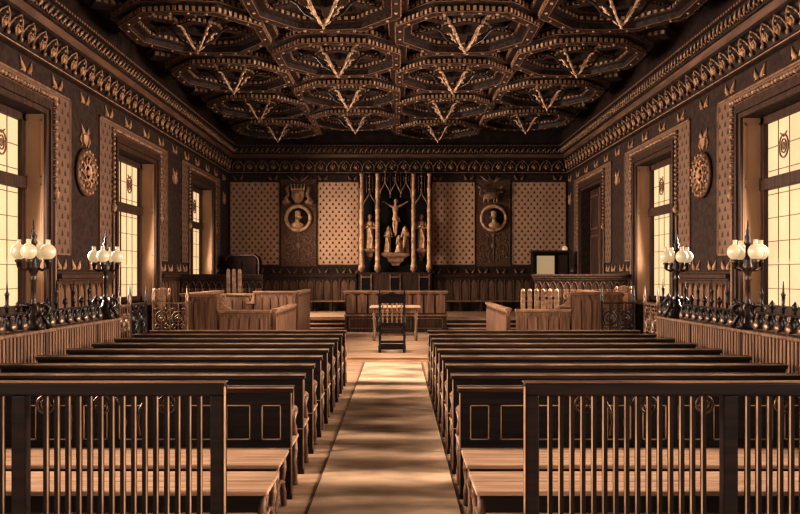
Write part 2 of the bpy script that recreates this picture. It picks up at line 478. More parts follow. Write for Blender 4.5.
# ------------------------------------------------------------------ coffered ceiling with pendants
def hexf(a, b, z):   # flats across the hall
    return [(a, 0, z), (a*.52, b, z), (-a*.52, b, z), (-a, 0, z), (-a*.52, -b, z), (a*.52, -b, z)]
def hexv(a, b, z):   # points toward the ends
    return [(a, b*.42, z), (0, b, z), (-a, b*.42, z), (-a, -b*.42, z), (0, -b, z), (a, -b*.42, z)]
def octo(a, b, z):
    return [(a, b*.38, z), (a*.5, b*.93, z), (0, b, z), (-a*.5, b*.93, z), (-a, b*.38, z), (-a, -b*.38, z), (-a*.5, -b*.93, z), (0, -b, z), (a*.5, -b*.93, z), (a, -b*.38, z)]
tiers = [(1.03, 7.4), (1.03, 7.24), (.95, 7.24), (.95, 7.08), (.87, 7.08), (.87, 6.92), (.77, 6.92), (.77, 7.04), (.68, 7.04), (.68, 7.16), (.58, 7.16), (.58, 7.34)]
A, B = 1.66, 1.76
m = MB(); m.loft([octo(A*k, B*k, z-ZC) for k, z in tiers], cap=False)
m.loft([hexv(.62*q, .7*q, z-ZC) for q, z in ((.9, 7.4), (.9, 7.2), (.75, 7.2), (.75, 7.04), (.45, 7.04), (.45, 7.2))], cap=False)
for sx, sy in ((0, 1), (1, 1), (-1, 1)):      # stepped bosses between the coffers
    cx, cy = sx*1.4, (1.87 if sx == 0 else .94)
    for hw, z0, z1 in ((.34, 7.2, 7.4), (.24, 7.08, 7.2), (.13, 6.98, 7.08)):
        m.loft([[(cx-hw, cy, z-ZC), (cx, cy-hw, z-ZC), (cx+hw, cy, z-ZC), (cx, cy+hw, z-ZC)] for z in (z1, z0)])
SP = []
for k in range(6):
    a = PI/6 + k*PI/3
    c, q = math.cos(a), math.sin(a)
    Mx = Matrix(((c, -q, 0, 0), (q, c, 0, 0), (0, 0, 1, 0), (0, 0, 0, 1))); SP.append(Mx)
    m.box(.5, 1.18, -.1, .1, 7.1-ZC, 7.4-ZC, M=Mx); m.box(.5, 1.2, -.17, .17, 7.22-ZC, 7.4-ZC, M=Mx)
for sx, sy in ((1, 1), (-1, 1), (1, -1), (-1, -1)):   # stepped brackets linking neighbouring coffers
    Mx = Matrix.Translation((sx*1.4, sy*.94, 0)) @ Matrix.Rotation(sx*sy*.56, 4, 'Z')
    m.box(-.42, .42, -.2, .2, 7.16-ZC, 7.4-ZC, M=Mx); m.box(-.5, .5, -.3, .3, 7.28-ZC, 7.4-ZC, M=Mx)
cof_me = m
md = MB()
for Mx in SP:
    for k in range(6):
        for sg in (-1, 1): md.cbox(.58+k*.105, sg*.105, 7.15-ZC, .06, .02, .06, M=Mx)
for k in range(20):
    p = octo(A*.82, B*.82, 0); i = k % 10; p0, p1 = Vector(p[i]), Vector(p[(i+1) % 10])
    for f in ((.25,) if k < 10 else (.75,)):
        c = p0.lerp(p1, f); md.ball((c.x, c.y, 6.915-ZC), .035, 1, 1, .7, 6, 4)
for sx, sy in ((1, 1), (-1, 1), (1, -1), (-1, -1)):
    Mx = Matrix.Translation((sx*1.4, sy*.94, 0)) @ Matrix.Rotation(sx*sy*.56, 4, 'Z')
    for k in range(6):
        for sg in (-1, 1): md.cbox(-.35+k*.14, sg*.205, 7.22-ZC, .08, .02, .08, M=Mx)
def dentils(ring, zc, h, pitch, off):
    k = len(ring)
    for i in range(k):
        p = Vector(ring[i]); q = Vector(ring[(i+1) % k]); L = (q-p).length; t = (q-p)/L
        nn = max(2, int(L/pitch)); nv = Vector((t.y, -t.x, 0))*off
        for j in range(nn):
            c = p+t*((j+.5)*L/nn) + nv; c.z = zc
            Mx = Matrix(((t.x, -t.y, 0, c.x), (t.y, t.x, 0, c.y), (0, 0, 1, c.z), (0, 0, 0, 1)))
            md.cbox(0, 0, 0, pitch*.55, .03, h, M=Mx)
dentils(octo(A*.87, B*.87, 0), 6.985-ZC, .085, .12, .012)
dentils(octo(A*.95, B*.95, 0), 7.15-ZC, .085, .13, .012)
dentils(octo(A*.68, B*.68, 0), 7.1-ZC, .06, .13, -.012)
dentils(hexv(.465, .525, 0), 7.1-ZC, .07, .1, .012)
ml = MB()
for k, z in ((.955, 7.085), (.872, 6.925), (.77, 6.925)):
    ml.tube([(x, y, zz-ZC) for x, y, zz in octo(A*k, B*k, z)], .01, 4, True)
co0 = cof_me.build('coffer', M_COFF, ceiling); de0 = md.build('dentil_band', M_DENT, ceiling); ln0 = ml.build('gilt_edge', M_PAINTD, ceiling)
# the pendant
pend_root = thing('ceiling_pendant', '', 'ceiling pendant')
PZ = 7.2
TIP = 6.6 - PZ
for k in range(4):
    a = PI/4 + k*PI/2
    pts, rr = [], []
    for t in range(9):
        q = t/8
        r = .03 + .54*(1-q)**.85*(1-.2*math.sin(q*PI))
        pts.append((r*math.cos(a)*1.05, r*math.sin(a)*.9, TIP*q**.95)); rr.append((.04, .045, .026, .036, .024, .032, .022, .028, .02)[t])
    m = MB(); m.tube(pts, rr, 6)
    for t in (0, 2, 4):
        p = pts[t]; m.ball((p[0]*1.1, p[1]*1.1, p[2]), .042, 1.2, 1.2, .8, 6, 4)
        m.tube([p, (p[0]*1.22+.02, p[1]*1.22, p[2]+.05), (p[0]*1.4, p[1]*1.4, p[2]+.02)], [.022, .02, .006], 4)
    m.build('rib', M_PEND, pend_root)
for sg in (-1, 1):
    m = MB(); m.tube([(sg*.95, 0, .0), (sg*.84, 0, -.12), (sg*.66, 0, -.1), (sg*.5, 0, -.2), (sg*.36, 0, -.38), (sg*.1, 0, -.52), (sg*.03, 0, -.57)], [.03, .035, .03, .03, .026, .022, .02], 6)
    m.tube([(sg*.84, 0, -.12), (sg*.9, 0, -.2), (sg*.8, 0, -.22), (sg*.78, 0, -.16)], [.025, .022, .018, .012], 5)
    m.build('side_scroll', M_PEWTOP, pend_root)
m = MB(); m.lathe([(.005, -.08), (.03, -.06), (.022, -.03), (.05, 0), (.055, .03), (.03, .06), (.015, .12)], 0, 0, TIP, 10)
m.build('finial', M_PEND, pend_root)
rows = {0: [28.0, 24.25, 20.5, 16.75, 13.0, 9.25], 1: [26.3, 22.55, 18.8, 15.05, 11.3]}
cols = [(-4.2, 0), (-1.4, 1), (1.4, 0), (4.2, 1)]
cname = ['column beside the left windows', 'column just left of centre', 'column just right of centre', 'column beside the right windows']
first = True
for ci, (cx, par) in enumerate(cols):
    for ri, cy in enumerate(rows[par]):
        if first: c_, d_, l_, p_ = co0, de0, ln0, pend_root
        else:
            c_ = co0.copy(); d_ = de0.copy(); l_ = ln0.copy()
            for o in (c_, d_, l_): COL.objects.link(o)
            p_ = copy_tree(pend_root)
        first = False
        for o in (c_, d_, l_): o.location = (cx, cy, ZC)
        p_.location = (cx, cy, PZ)
        if cy < 14:
            for ch in list(p_.children): bpy.data.objects.remove(ch)
            bpy.data.objects.remove(p_); continue
        tag(p_, 'carved openwork ceiling pendant, %s from the altar wall in the %s' % (ordn(ri), cname[ci]), 'ceiling pendant', 'carved pendants hanging from the coffered ceiling')

# ------------------------------------------------------------------ medallions and crests
def bust(m, M, s=1.0):
    m.ball((0, .03, .08*s), .13*s, .85, .6, 1.15, 12, 8, M=M); m.ball((.0, .03, .2*s), .12*s, 1, .6, .6, 10, 6, M=M)
    m.tube([(.06*s, .06, .06*s), (.15*s, .06, .02*s), (.1*s, .06, -.02*s)], [.03*s, .025*s, .03*s], 6, M=M)
    m.tube([(0, .02, 0), (-.02*s, .03, -.16*s)], [.08*s, .1*s], 8, M=M)
    m.ball((-.02*s, .02, -.26*s), .2*s, 1.15, .35, .6, 12, 6, M=M)
def medallion(loc, Mrot, label, floral, rad):
    t = thing('medallion', label, 'medallion', loc)
    m = MB(); m.lathe([(.01, 0), (rad*.98, 0), (rad, .05), (rad*.9, .1), (rad*.8, .08), (rad*.76, .05), (.01, .05)], 0, 0, 0, 32, M=Mrot)
    m.build('rim', M_STONE if not floral else M_WOODV, t)
    m = MB(); m.lathe([(.01, .05), (rad*.72, .05), (rad*.72, .06), (.01, .06)], 0, 0, 0, 28, M=Mrot); m.build('field', M_WALL if not floral else M_WALLB, t)
    m = MB()
    Rz = Mrot @ Matrix.Rotation(PI/2, 4, 'X').inverted()
    if floral:
        for k in range(10):
            a = k*PI/5; c, q = math.cos(a), math.sin(a)
            m.tube([(rad*.36*c, rad*.36*q, .07), (rad*.5*c-.05*q, rad*.5*q+.05*c, .09), (rad*.64*c, rad*.64*q, .09), (rad*.56*c+.04*q, rad*.56*q-.04*c, .08)], [.022, .03, .024, .012], 5, M=Mrot)
        for k in range(16):
            a = k*PI/8
            m.ball((rad*.87*math.cos(a), rad*.87*math.sin(a), .1), .042, 1, 1, .7, 7, 4, M=Mrot)
        m.lathe([(.14, .06), (.17, .1), (.2, .06)], 0, 0, 0, 16, M=Mrot)
        m.ball((0, 0, .08), .07, 1, 1, .6, 10, 6, M=Mrot)
        m.build('rosette', M_PAINT, t)
    else:
        B = Mrot @ Matrix(((1,0,0,0),(0,0,1,0),(0,1,0,0.1),(0,0,0,1)))
        bust(m, B, 1.05)
        m.build('relief_bust', M_STONE, t)
    return t
MBACK = Matrix(((1,0,0,0),(0,0,-1,0),(0,1,0,0),(0,0,0,1)))
medallion((-3.86, YB-.03, 4.1), MBACK, 'round stone portrait medallion on the altar wall, left of the crucifix', False, .54)
medallion((3.7, YB-.03, 4.1), MBACK @ Matrix.Scale(-1, 4, (1,0,0)), 'round stone portrait medallion on the altar wall, right of the crucifix', False, .54)
ML = Matrix(((0,0,1,0),(1,0,0,0),(0,1,0,0),(0,0,0,1)))
MR = Matrix(((0,0,-1,0),(-1,0,0,0),(0,1,0,0),(0,0,0,1)))
medallion((-W+.02, 16.8, 4.05), ML, 'round rosette medallion on the left wall between two tall windows', True, .5)
medallion((W-.02, 17.25, 4.05), MR, 'round rosette medallion on the right wall between two tall windows', True, .5)
def crest(x, z, kind, label):
    t = thing('heraldic_crest', label, 'crest', (x, YB-.12, z))
    m = MB()
    if kind == 0:
        m.prism([(-.24, .12), (.24, .12), (.25, -.12), (.14, -.3), (0, -.38), (-.14, -.3), (-.25, -.12)], -.06, 0)
        m.build('shield', M_STONED, t)
        m = MB()
        m.box(-.27, .27, -.09, 0, .14, .22)
        for k in range(5): m.tube([(-.24+k*.12, -.05, .22), (-.26+k*.13, -.06, .34)], [.035, .012], 5); m.ball((-.26+k*.13, -.06, .36), .03, 1, 1, 1, 6, 4)
        m.build('crown', M_STONE, t)
        for s in (-1, 1):
            m = MB(); m.tube([(s*.32, -.05, -.36), (s*.46, -.06, -.2), (s*.36, -.07, .0), (s*.44, -.06, .2), (s*.34, -.06, .34)], [.08, .1, .07, .07, .03], 7)
            m.ball((s*.5, -.05, -.3), .11, 1, .5, 1, 8, 6); m.ball((s*.42, -.06, .2), .08, 1, .6, 1, 8, 6)
            m.build('supporter', M_STONED, t)
        m = MB(); m.ball((0, -.06, -.08), .1, 1, .4, 1.2, 10, 6); m.ball((-.1, -.06, .02), .035, 1, .5, 1, 6, 4); m.ball((.1, -.06, .02), .035, 1, .5, 1, 6, 4)
        m.build('charge', M_STONE, t)
    else:
        m = MB()   # a walking heraldic beast under a crown
        m.tube([(-.3, -.05, -.1), (-.1, -.06, -.05), (.12, -.06, -.04), (.26, -.06, .02)], [.08, .15, .15, .11], 9)
        m.tube([(.22, -.06, .02), (.34, -.07, .1)], [.1, .06], 7); m.ball((.38, -.07, .1), .07, 1.3, .7, .8, 8, 6)
        for u in (-.26, -.1, .12, .24): m.tube([(u, -.05, -.1), (u-.03, -.05, -.3), (u+.04, -.05, -.34)], [.06, .03, .02], 6)
        m.tube([(-.32, -.05, -.08), (-.46, -.05, .02), (-.4, -.05, .2), (-.5, -.05, .32)], [.04, .03, .03, .05], 6)
        m.build('beast', M_STONED, t)
        m = MB()
        for k in range(9): m.tube([(-.22+k*.05, -.05, .04), (-.3+k*.055, -.05, .2)], [.03, .006], 4)
        m.build('quills', M_STONED, t)
        m = MB(); m.tube([(.34, -.05, .26), (.44, -.06, .3), (.36, -.06, .38)], [.05, .06, .02], 6); m.build('plume', M_STONED, t)
    for s in (-1, 1):
        m = MB(); m.tube([(s*.12, -.03, .5), (s*.25, -.03, .58), (s*.42, -.03, .72)], [.02, .03, .008], 5); m.build('spray', M_PAINT, t)
    return t
crest(-3.86, 5.02, 0, 'carved crowned shield with supporters above the left portrait medallion')
crest(3.6, 5.0, 1, 'carved heraldic beast relief above the right portrait medallion')

# ------------------------------------------------------------------ dais, platform, steps
m = MB(); m.box(-6.54, 6.54, 17.5, 25.55, 0, .085); plat = struct(m.build('trim_%d' % trim_n, M_FLOOR)); trim_n += 1
m = MB(); m.box(-6.54, 6.54, 17.46, 17.62, .085, .1); m.build('platform_nosing', M_STEP, plat)
m = MB(); m.box(-6.54, 6.54, 26.2, YB-.1, 0, .52); dais = struct(m.build('trim_%d' % trim_n, M_FLOOR)); trim_n += 1
for s0, s1 in ((-6.5, -1.72), (1.58, 6.5)):
    m = MB(); mm = MB()
    for k, (yy, z) in enumerate(((25.56, .21), (25.78, .34), (26.0, .47))):
        m.box(s0, s1, yy, 26.2, z-.04, z); mm.box(s0, s1, yy+.03, 26.2, z-.14, z-.04)
    m.build('step_tread', M_STEP, dais); mm.build('step_riser', M_WOODVD, dais)

# ------------------------------------------------------------------ judges' bench
t = thing('judges_bench', 'long panelled judges bench with overhanging top below the crucifix', 'bench', (-.07, 25.4, .085))
m = MB(); m.box(-1.62, 1.62, .05, 1.1, 0, .55); m.build('plinth', M_WOODVD, t, bevel=.01)
m = MB()
for a, b in ((-1.5, -.6), (-.5, .5), (.6, 1.5)): frame_lines(m, a, b, .1, .45, lambda m, u0, u1, v0, v1: m.box(u0, u1, .02, .05, v0, v1))
m.build('plinth_panel', M_WOODV, t)
m = MB(); m.box(-1.6, 1.6, .05, .8, .55, 1.26); m.build('body', M_WOODVD, t)
m = MB()
for i in range(9):
    u = -1.6+.178+i*.3556
    m.box(u-.145, u+.145, .02, .05, .6, 1.16)
    for q in range(3): m.box(u-.145+.035*(q+1), u+.145-.035*(q+1), .02, .05, 1.16+q*.02, 1.18+q*.02)
m.build('front_panel', M_WOODV, t)
m = MB(); m.box(-1.66, 1.66, -.06, .95, 1.26, 1.31); m.box(-1.63, 1.63, -.02, .9, 1.22, 1.26); m.build('worktop', M_WOODL, t, bevel=.012)
m = MB(); m.box(-1.65, 1.65, -.01, .05, .5, .56); m.build('plinth_moulding', M_WOODL, t, bevel=.01)

# ------------------------------------------------------------------ altarpiece
AX = -.1
t = thing('altarpiece', 'tall gothic altarpiece frame with four pale colonnettes and canopies on the end wall', 'altarpiece', (AX, 30.6, 0))
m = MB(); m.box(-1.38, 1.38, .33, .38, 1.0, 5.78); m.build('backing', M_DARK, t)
for u in (-1.29, -.68, .7, 1.3):
    m = MB()
    m.lathe([(.125, 0), (.125, .08), (.095, .13), (.09, 1.0), (.102, 1.02), (.102, 1.05), (.088, 1.08), (.085, 2.15), (.1, 2.17), (.1, 2.21), (.082, 2.24), (.08, 2.95), (.095, 2.98), (.095, 3.02), (.07, 3.06), (.066, 3.5), (.09, 3.53), (.09, 3.6)], u, 0, 2.18, 10)
    m.build('colonnette', M_STONE, t)
    m = MB(); m.lathe([(.05, -.1), (.09, -.05), (.13, 0), (.13, .07), (.1, .09)], u, 0, 2.1, 8); m.build('bracket', M_STONED, t)
def canopy(u, hw, zb, zt, k):
    m = MB()
    for i in range(k):
        c = u-hw+(2*i+1)*hw/k; w = hw/k
        for s in (-1, 1):
            m.tube([(c+s*w, -.02, zb), (c+s*w*.9, -.04, zb+.12), (c+s*w*.45, -.05, zb+.28), (c+s*w*.1, -.05, zb+.42), (c, -.05, zb+.75)], [.025, .028, .026, .022, .012], 5)
            m.tube([(c+s*w, 0, zb-.06), (c+s*w, 0, zt)], [.03, .018], 5)
            m.ball((c+s*w, 0, zb-.08), .04, 1, 1, 1.3, 6, 4)
        m.tube([(c, -.05, zb+.7), (c, -.05, zt)], [.02, .012], 5)
        for q in range(3): m.ball((c, -.05, zb+.62+q*.25), .045, 1.2, .7, .8, 6, 4)
        m.tube([(c-w*.5, -.02, zb+.5), (c-w*.5, -.02, zt-.1)], .012, 4); m.tube([(c+w*.5, -.02, zb+.5), (c+w*.5, -.02, zt-.1)], .012, 4)
    m.build('canopy', M_STONED, t)
canopy(-.985, .24, 4.55, 5.8, 1); canopy(1.0, .24, 4.55, 5.8, 1); canopy(0.01, .6, 4.98, 5.8, 3)
for u, w_, z1, h in ((-.985, .2, 2.9, .45), (1.0, .2, 2.9, .45), (0.01, .54, 2.76, .5)):
    m = MB(); pr = [(.25, 0), (.35, .1), (.55, .16), (.6, .28), (.92, .36), (1, .4), (1, h)]
    m.loft([[(u-w_*r, .3, z1-h+z), (u-w_*r, .3-.34*r, z1-h+z), (u+w_*r, .3-.34*r, z1-h+z), (u+w_*r, .3, z1-h+z)] for r, z in pr])
    m.build('corbel', M_STONED, t, bevel=.01)
m = MB(); m.box(-1.4, 1.4, .02, .3, 1.0, 1.98); m.build('base', M_WOODVD, t)
for u in (-1.12, -.01, 1.1):
    m = MB(); m.box(u-.17, u+.17, -.01, .02, 1.35, 1.8); m.build('opening_shade', M_DARK, t)  # flat dark panel painted as the shade of an opening
    m = MB(); m.box(u-.21, u-.17, -.03, .02, 1.2, 1.92); m.box(u+.17, u+.21, -.03, .02, 1.2, 1.92); m.box(u-.17, u+.17, -.02, .02, 1.8, 1.84); m.build('base_pilaster', M_WOODL, t)
m = MB(); m.box(-1.42, 1.42, -.02, .3, 1.94, 2.0); m.build('base_cap', M_WOODVD, t, bevel=.01)

def robed(name, label, x, y, z, h, kneel=False, lean=0, arms='clasp', mir=1):
    s = h/1.7
    m = MB()
    if not kneel:
        R_ = [(.26, .2, 0), (.25, .2, .1), (.2, .16, .5), (.19, .15, .85), (.17, .13, 1.02), (.2, .14, 1.25), (.18, .12, 1.36), (.075, .07, 1.41), (.055, .055, 1.52)]
        hz, cy = 1.6, 0
    else:
        R_ = [(.34, .3, 0), (.33, .3, .12), (.26, .24, .35), (.2, .18, .55), (.2, .15, .8), (.19, .13, .93), (.08, .08, 1.0), (.06, .06, 1.06)]
        hz, cy = 1.16, 0
    n_ = 14; rings = []
    for rx, ry, zz in R_:
        off = lean*zz
        rings.append([((rx*math.cos(2*PI*k/n_)*(1+.06*math.cos(5*2*PI*k/n_)) + off)*s, ry*math.sin(2*PI*k/n_)*(1+.08*math.cos(6*2*PI*k/n_))*s, zz*s) for k in range(n_)])
    m.loft(rings, smooth=True)
    ox = lean*hz
    m.ball((ox*s, -.02*s, hz*s), .115*s, .88, 1, 1.2, 10, 8)
    m.ball((ox*s, .02*s, (hz+.02)*s), .12*s, .95, .9, 1.0, 10, 8)
    if 'saint' not in name: m.tube([((ox-.1)*s, .05*s, (hz+.02)*s), ((ox-.14)*s, .05*s, (hz-.25)*s)], [.06*s, .08*s], 6)
    if 'saint' not in name: m.tube([((ox+.1)*s, .05*s, (hz+.02)*s), ((ox+.14)*s, .05*s, (hz-.25)*s)], [.06*s, .08*s], 6)
    sh = hz-.27; os_ = lean*sh
    for q in (-1, 1):
        el = ((os_+q*.25)*s, -.06*s, (sh-.3)*s)
        hd = ((os_+q*.04)*s, -.22*s, (sh-.2)*s) if arms == 'clasp' else ((os_+q*.16)*s, -.24*s, (sh-.12)*s)
        m.tube([((os_+q*.17)*s, 0, sh*s), el, hd], [.075*s, .075*s, .05*s], 8)
    if not kneel: m.tube([(.1*s, -.16*s, .02*s), (.14*s, -.2*s, .5*s), (.02*s, -.15*s, 1.0*s)], [.05*s, .04*s, .02*s], 6)
    o = m.build('body', M_STONE, None, remesh=.011)
    r = thing(name, label, 'statue', (x, y, z))
    o.parent = r
    if mir < 0: r.rotation_euler = (0, 0, .5)
    return r
robed('saint_statue', 'robed stone saint standing in the narrow niche left of the crucifix', AX-.985, 30.74, 2.91, 1.3, arms='clasp')
robed('saint_statue', 'robed stone saint standing in the narrow niche right of the crucifix', AX+1.0, 30.74, 2.91, 1.3, arms='clasp')
robed('mourner_statue', 'standing robed mourner statue at the left foot of the crucifix', AX-.32, 30.74, 2.765, 1.0, lean=.06)
robed('mourner_statue', 'standing robed mourner statue at the right foot of the crucifix', AX+.42, 30.76, 2.765, 1.0, lean=-.05, arms='open')
robed('kneeling_statue', 'small kneeling robed statue beneath the crucifix', AX+.16, 30.5, 2.765, .86, kneel=True, lean=-.05, mir=-1)
# crucifix
t = thing('crucifix', 'pale carved crucified figure on a dark wooden cross above the mourners', 'crucifix', (AX, 30.85, 2.77))
m = MB(); m.box(-.05, .05, 0, .06, 0, 2.25); m.box(-.55, .55, 0, .06, 1.85, 1.95); m.build('cross', M_PEWX, t)
m = MB()
n_ = 12
rings = []
for rx, ry, zz, dx in ((.1, .08, 1.28, .02), (.115, .085, 1.38, .01), (.09, .07, 1.5, 0), (.12, .085, 1.66, 0), (.125, .075, 1.76, 0), (.06, .05, 1.83, 0), (.04, .045, 1.88, 0)):
    rings.append([(dx+rx*math.cos(2*PI*k/n_), -.09+ry*math.sin(2*PI*k/n_), zz) for k in range(n_)])
m.loft(rings, smooth=True)
m.ball((.02, -.12, 1.95), .075, .85, 1, 1.2, 10, 8); m.ball((.02, -.09, 1.98), .085, 1, 1, 1, 10, 8)
for s in (-1, 1):
    m.tube([(s*.1, -.09, 1.75), (s*.26, -.08, 1.82), (s*.42, -.05, 1.93)], [.05, .04, .028], 8)
    m.tube([(s*.42, -.05, 1.93), (s*.46, -.05, 1.95), (s*.5, -.05, 1.96)], [.028, .035, .016], 6)
    m.tube([(s*.05+.02, -.09, 1.32), (s*.055-.01, -.14, 1.02), (s*.03, -.07, .72), (s*.02, -.1, .62)], [.075, .055, .035, .03], 8)
m.tube([(-.12, -.1, 1.3), (.02, -.17, 1.27), (.14, -.1, 1.32), (.18, -.08, 1.16)], [.05, .05, .055, .03], 7)
m.build('body', M_STONE, t, remesh=.016)

# ------------------------------------------------------------------ pews
def scroll_leg(m, x, y0, y1, ztop):
    """cast scroll leg under the seat front"""
    m.tube([(x, y1-.04, ztop), (x, y1-.01, ztop-.1), (x, y1-.09, ztop-.2), (x, y1-.02, ztop-.3), (x, y1, ztop-.4), (x, y1+.03, .015)], [.025, .03, .022, .028, .022, .028], 7)
    m.ball((x, y1-.02, ztop-.1), .038, .8, 1, 1, 8, 6); m.ball((x, y1+.02, .03), .035, .8, 1.4, .9, 8, 6)
def make_pew(L):
    r = thing('pew', '', 'pew')
    h = L/2; H = .935
    m = MB()
    m.box(-h, h, -.02, .02, .4, H-.03)
    m.box(-h, h, -.035, -.02, .4, .5); m.box(-h, h, -.035, -.02, H-.13, H-.03)
    k = max(3, round(L/.31)); w = L/k
    for i in range(k+1):
        c = min(max(-h+i*w, -h+.045), h-.045); m.box(c-.045, c+.045, -.035, -.02, .5, H-.13)
    m.build('backrest', M_PEWX, r, bevel=.004)
    m = MB()
    for i in range(k):
        a = -h+i*w+(.09 if i == 0 else .048); b = -h+(i+1)*w-(.09 if i == k-1 else .048)
        frame_lines(m, a, b, .505, H-.135, lambda mm, u0, u1, v0, v1: mm.box(u0, u1, -.034, -.02, v0, v1), .009)
    m.box(-h, h, -.04, -.035, .43, .438)
    m.build('panel_moulding', M_LINE, r)
    m = MB(); m.box(-h-.015, h+.015, -.05, .04, H-.03, H+.02); tr = m.build('top_rail', M_PEWTOP, r, bevel=.008)
    m = MB()
    m.box(-h-.016, h+.016, -.053, -.046, H+.008, H+.021); m.box(-h-.016, h+.016, .034, .043, H+.012, H+.022)
    m.box(-h-.002, -h+.008, -.037, -.03, .05, H-.03); m.box(h-.008, h+.002, -.037, -.03, .05, H-.03)
    m.build('edge_highlight', M_LINE, tr)  # pale strips paint the highlights on the rail edges
    m = MB(); m.box(-h, h, .03, .46, .43, .465); m.build('seat', M_SEAT, r, bevel=.01)
    m = MB(); m.box(-h+.03, h-.03, .38, .41, .34, .43); m.build('apron', M_PEWX, r)
    for s in (-1, 1):
        x = s*(h-.03)
        m = MB(); m.box(x-.03, x+.03, -.03, .03, 0, .4); m.build('rear_leg', M_PEWX, r)
        m = MB(); scroll_leg(m, x, .05, .42, .43); m.build('front_leg', M_WOODV, r)
        m = MB()
        m.tube([(x, .02, .7), (x, .16, .735), (x, .3, .72), (x, .38, .7), (x, .4, .66), (x, .37, .64)], [.026, .03, .03, .034, .03, .02], 7)
        m.tube([(x, .36, .68), (x, .31, .6), (x, .36, .53), (x, .38, .47)], [.03, .022, .03, .028], 7)
        m.build('armrest', M_WOODV, r)
    return r
def make_bench(L):
    r = thing('backless_bench', '', 'bench')
    h = L/2
    m = MB(); m.box(-h, h, 0, .26, .425, .46); m.box(-h, h, .27, .55, .425, .46); m.build('seat', M_SEAT, r, bevel=.01)
    m = MB(); m.box(-h+.03, h-.03, .02, .05, .31, .425); m.build('apron', M_PEWX, r)
    for s in (-1, 1):
        m = MB(); x = s*(h-.04)
        scroll_leg(m, x, .05, .5, .42)
        m.tube([(x, .05, .42), (x, .02, .32), (x, .09, .22), (x, .03, .12), (x, 0.02, .015)], [.026, .032, .022, .028, .03], 7)
        m.tube([(x, .05, .2), (x, .28, .26), (x, .5, .2)], .018, 6)
        m.build('leg', M_WOODV, r)
    return r
XL0, XL1, XR0, XR1 = -4.22, -.9, .52, 4.12
for side, (a, b) in (('left', (XL0, XL1)), ('right', (XR0, XR1))):
    p0 = make_pew(b-a); cx = (a+b)/2
    for i in range(9):
        p = p0 if i == 0 else copy_tree(p0)
        p.location = (cx, 6.8+.862*i, 0)
        tag(p, 'dark panelled pew %s of the aisle, %s one back from the slatted barrier' % (side, ordn(i)), 'pew', 'pews facing the court')
    b0 = make_bench(b-a)
    b0.location = (cx, 6.07, 0)
    tag(b0, 'pale backless bench tucked against the first pew on the %s of the aisle' % side, 'bench', 'backless benches behind the barriers')
    b1 = copy_tree(b0); b1.location = (cx+(.03 if side == 'left' else -.0), 5.33, 0)
    tag(b1, 'pale backless bench just behind the slatted barrier on the %s of the aisle' % side, 'bench', 'backless benches behind the barriers')

# slatted barriers nearest the camera
def barrier(xe, sgn, label):
    t = thing('slatted_barrier', label, 'barrier', (xe, 4.7, 0))
    Ln = 3.1; H = 1.27
    X = lambda u: sgn*u
    m = MB(); m.box(X(0), X(Ln), -.035, .035, H-.075, H); m.build('top_rail', M_PEWX, t, bevel=.01)
    m = MB(); m.box(X(-.004), X(Ln), -.042, -.03, H, H+.012); m.box(X(-.004), X(Ln), -.038, .04, H, H+.006); m.build('rail_cap', M_PEWCAP, t)
    m = MB(); m.box(X(0.09), X(Ln), -.025, .025, .12, .17); m.build('bottom_rail', M_PEWX, t)
    u = .045
    for k in range(3):
        m = MB(); m.box(X(u-.042), X(u+.04), -.04, .04, 0, H-.075); m.build('post', M_PEWX, t, bevel=.008)
        if k == 0:
            m = MB(); m.box(X(u-.05), X(u-.042), -.05, -.035, .02, H-.02); m.build('post_edge', M_LINE, t)  # pale strip paints the highlight down the end post
        n_ = 16
        for q in range(1, n_):
            uu = u+.045+q*(1.12-.09)/n_
            if uu > Ln: break
            m = MB(); m.box(X(uu-.013), X(uu+.013), -.014, .014, .17, H-.075); sl = m.build('slat', M_BAR, t)
            m = MB(); m.box(X(uu-.0135)-.004, X(uu-.0135)+.004, -.0165, -.01, .17, H-.08); m.build('edge_highlight', M_LINE, sl)  # pale strip paints the lit edge of the slat
        for q in (.3, .8) if k else (.28, .62, .92):
            m = MB(); c = u+q*1.12
            m.tube([(X(c+.05*math.cos(a*PI/8)), .03, H-.135+.05*math.sin(a*PI/8)) for a in range(16)], .008, 5, True)
            m.tube([(X(c+.026*math.cos(a*PI/6)), .03, H-.135+.026*math.sin(a*PI/6)) for a in range(12)], .006, 5, True)
            m.build('iron_ring', M_IRONL, t)
        m = MB()
        for s in (-1, 1):
            c = u+.52
            m.tube([(X(c+s*.09), .03, H-.09), (X(c+s*.05), .03, H-.16), (X(c+s*.035), .03, H-.24), (X(c+s*.05), .03, H-.32)], .008, 5)
        m.build('iron_bracket', M_IRONL, t)
        u += 1.16
    return t
M_BAR = noise_mat('barrier slat wood', '1d110a', '2f1d12', (30, 30, 1.5), .5, spec=.25)
barrier(-1.01, -1, 'tall slatted barrier across the near end of the left pew block')
barrier(.738, 1, 'tall slatted barrier across the near end of the right pew block')

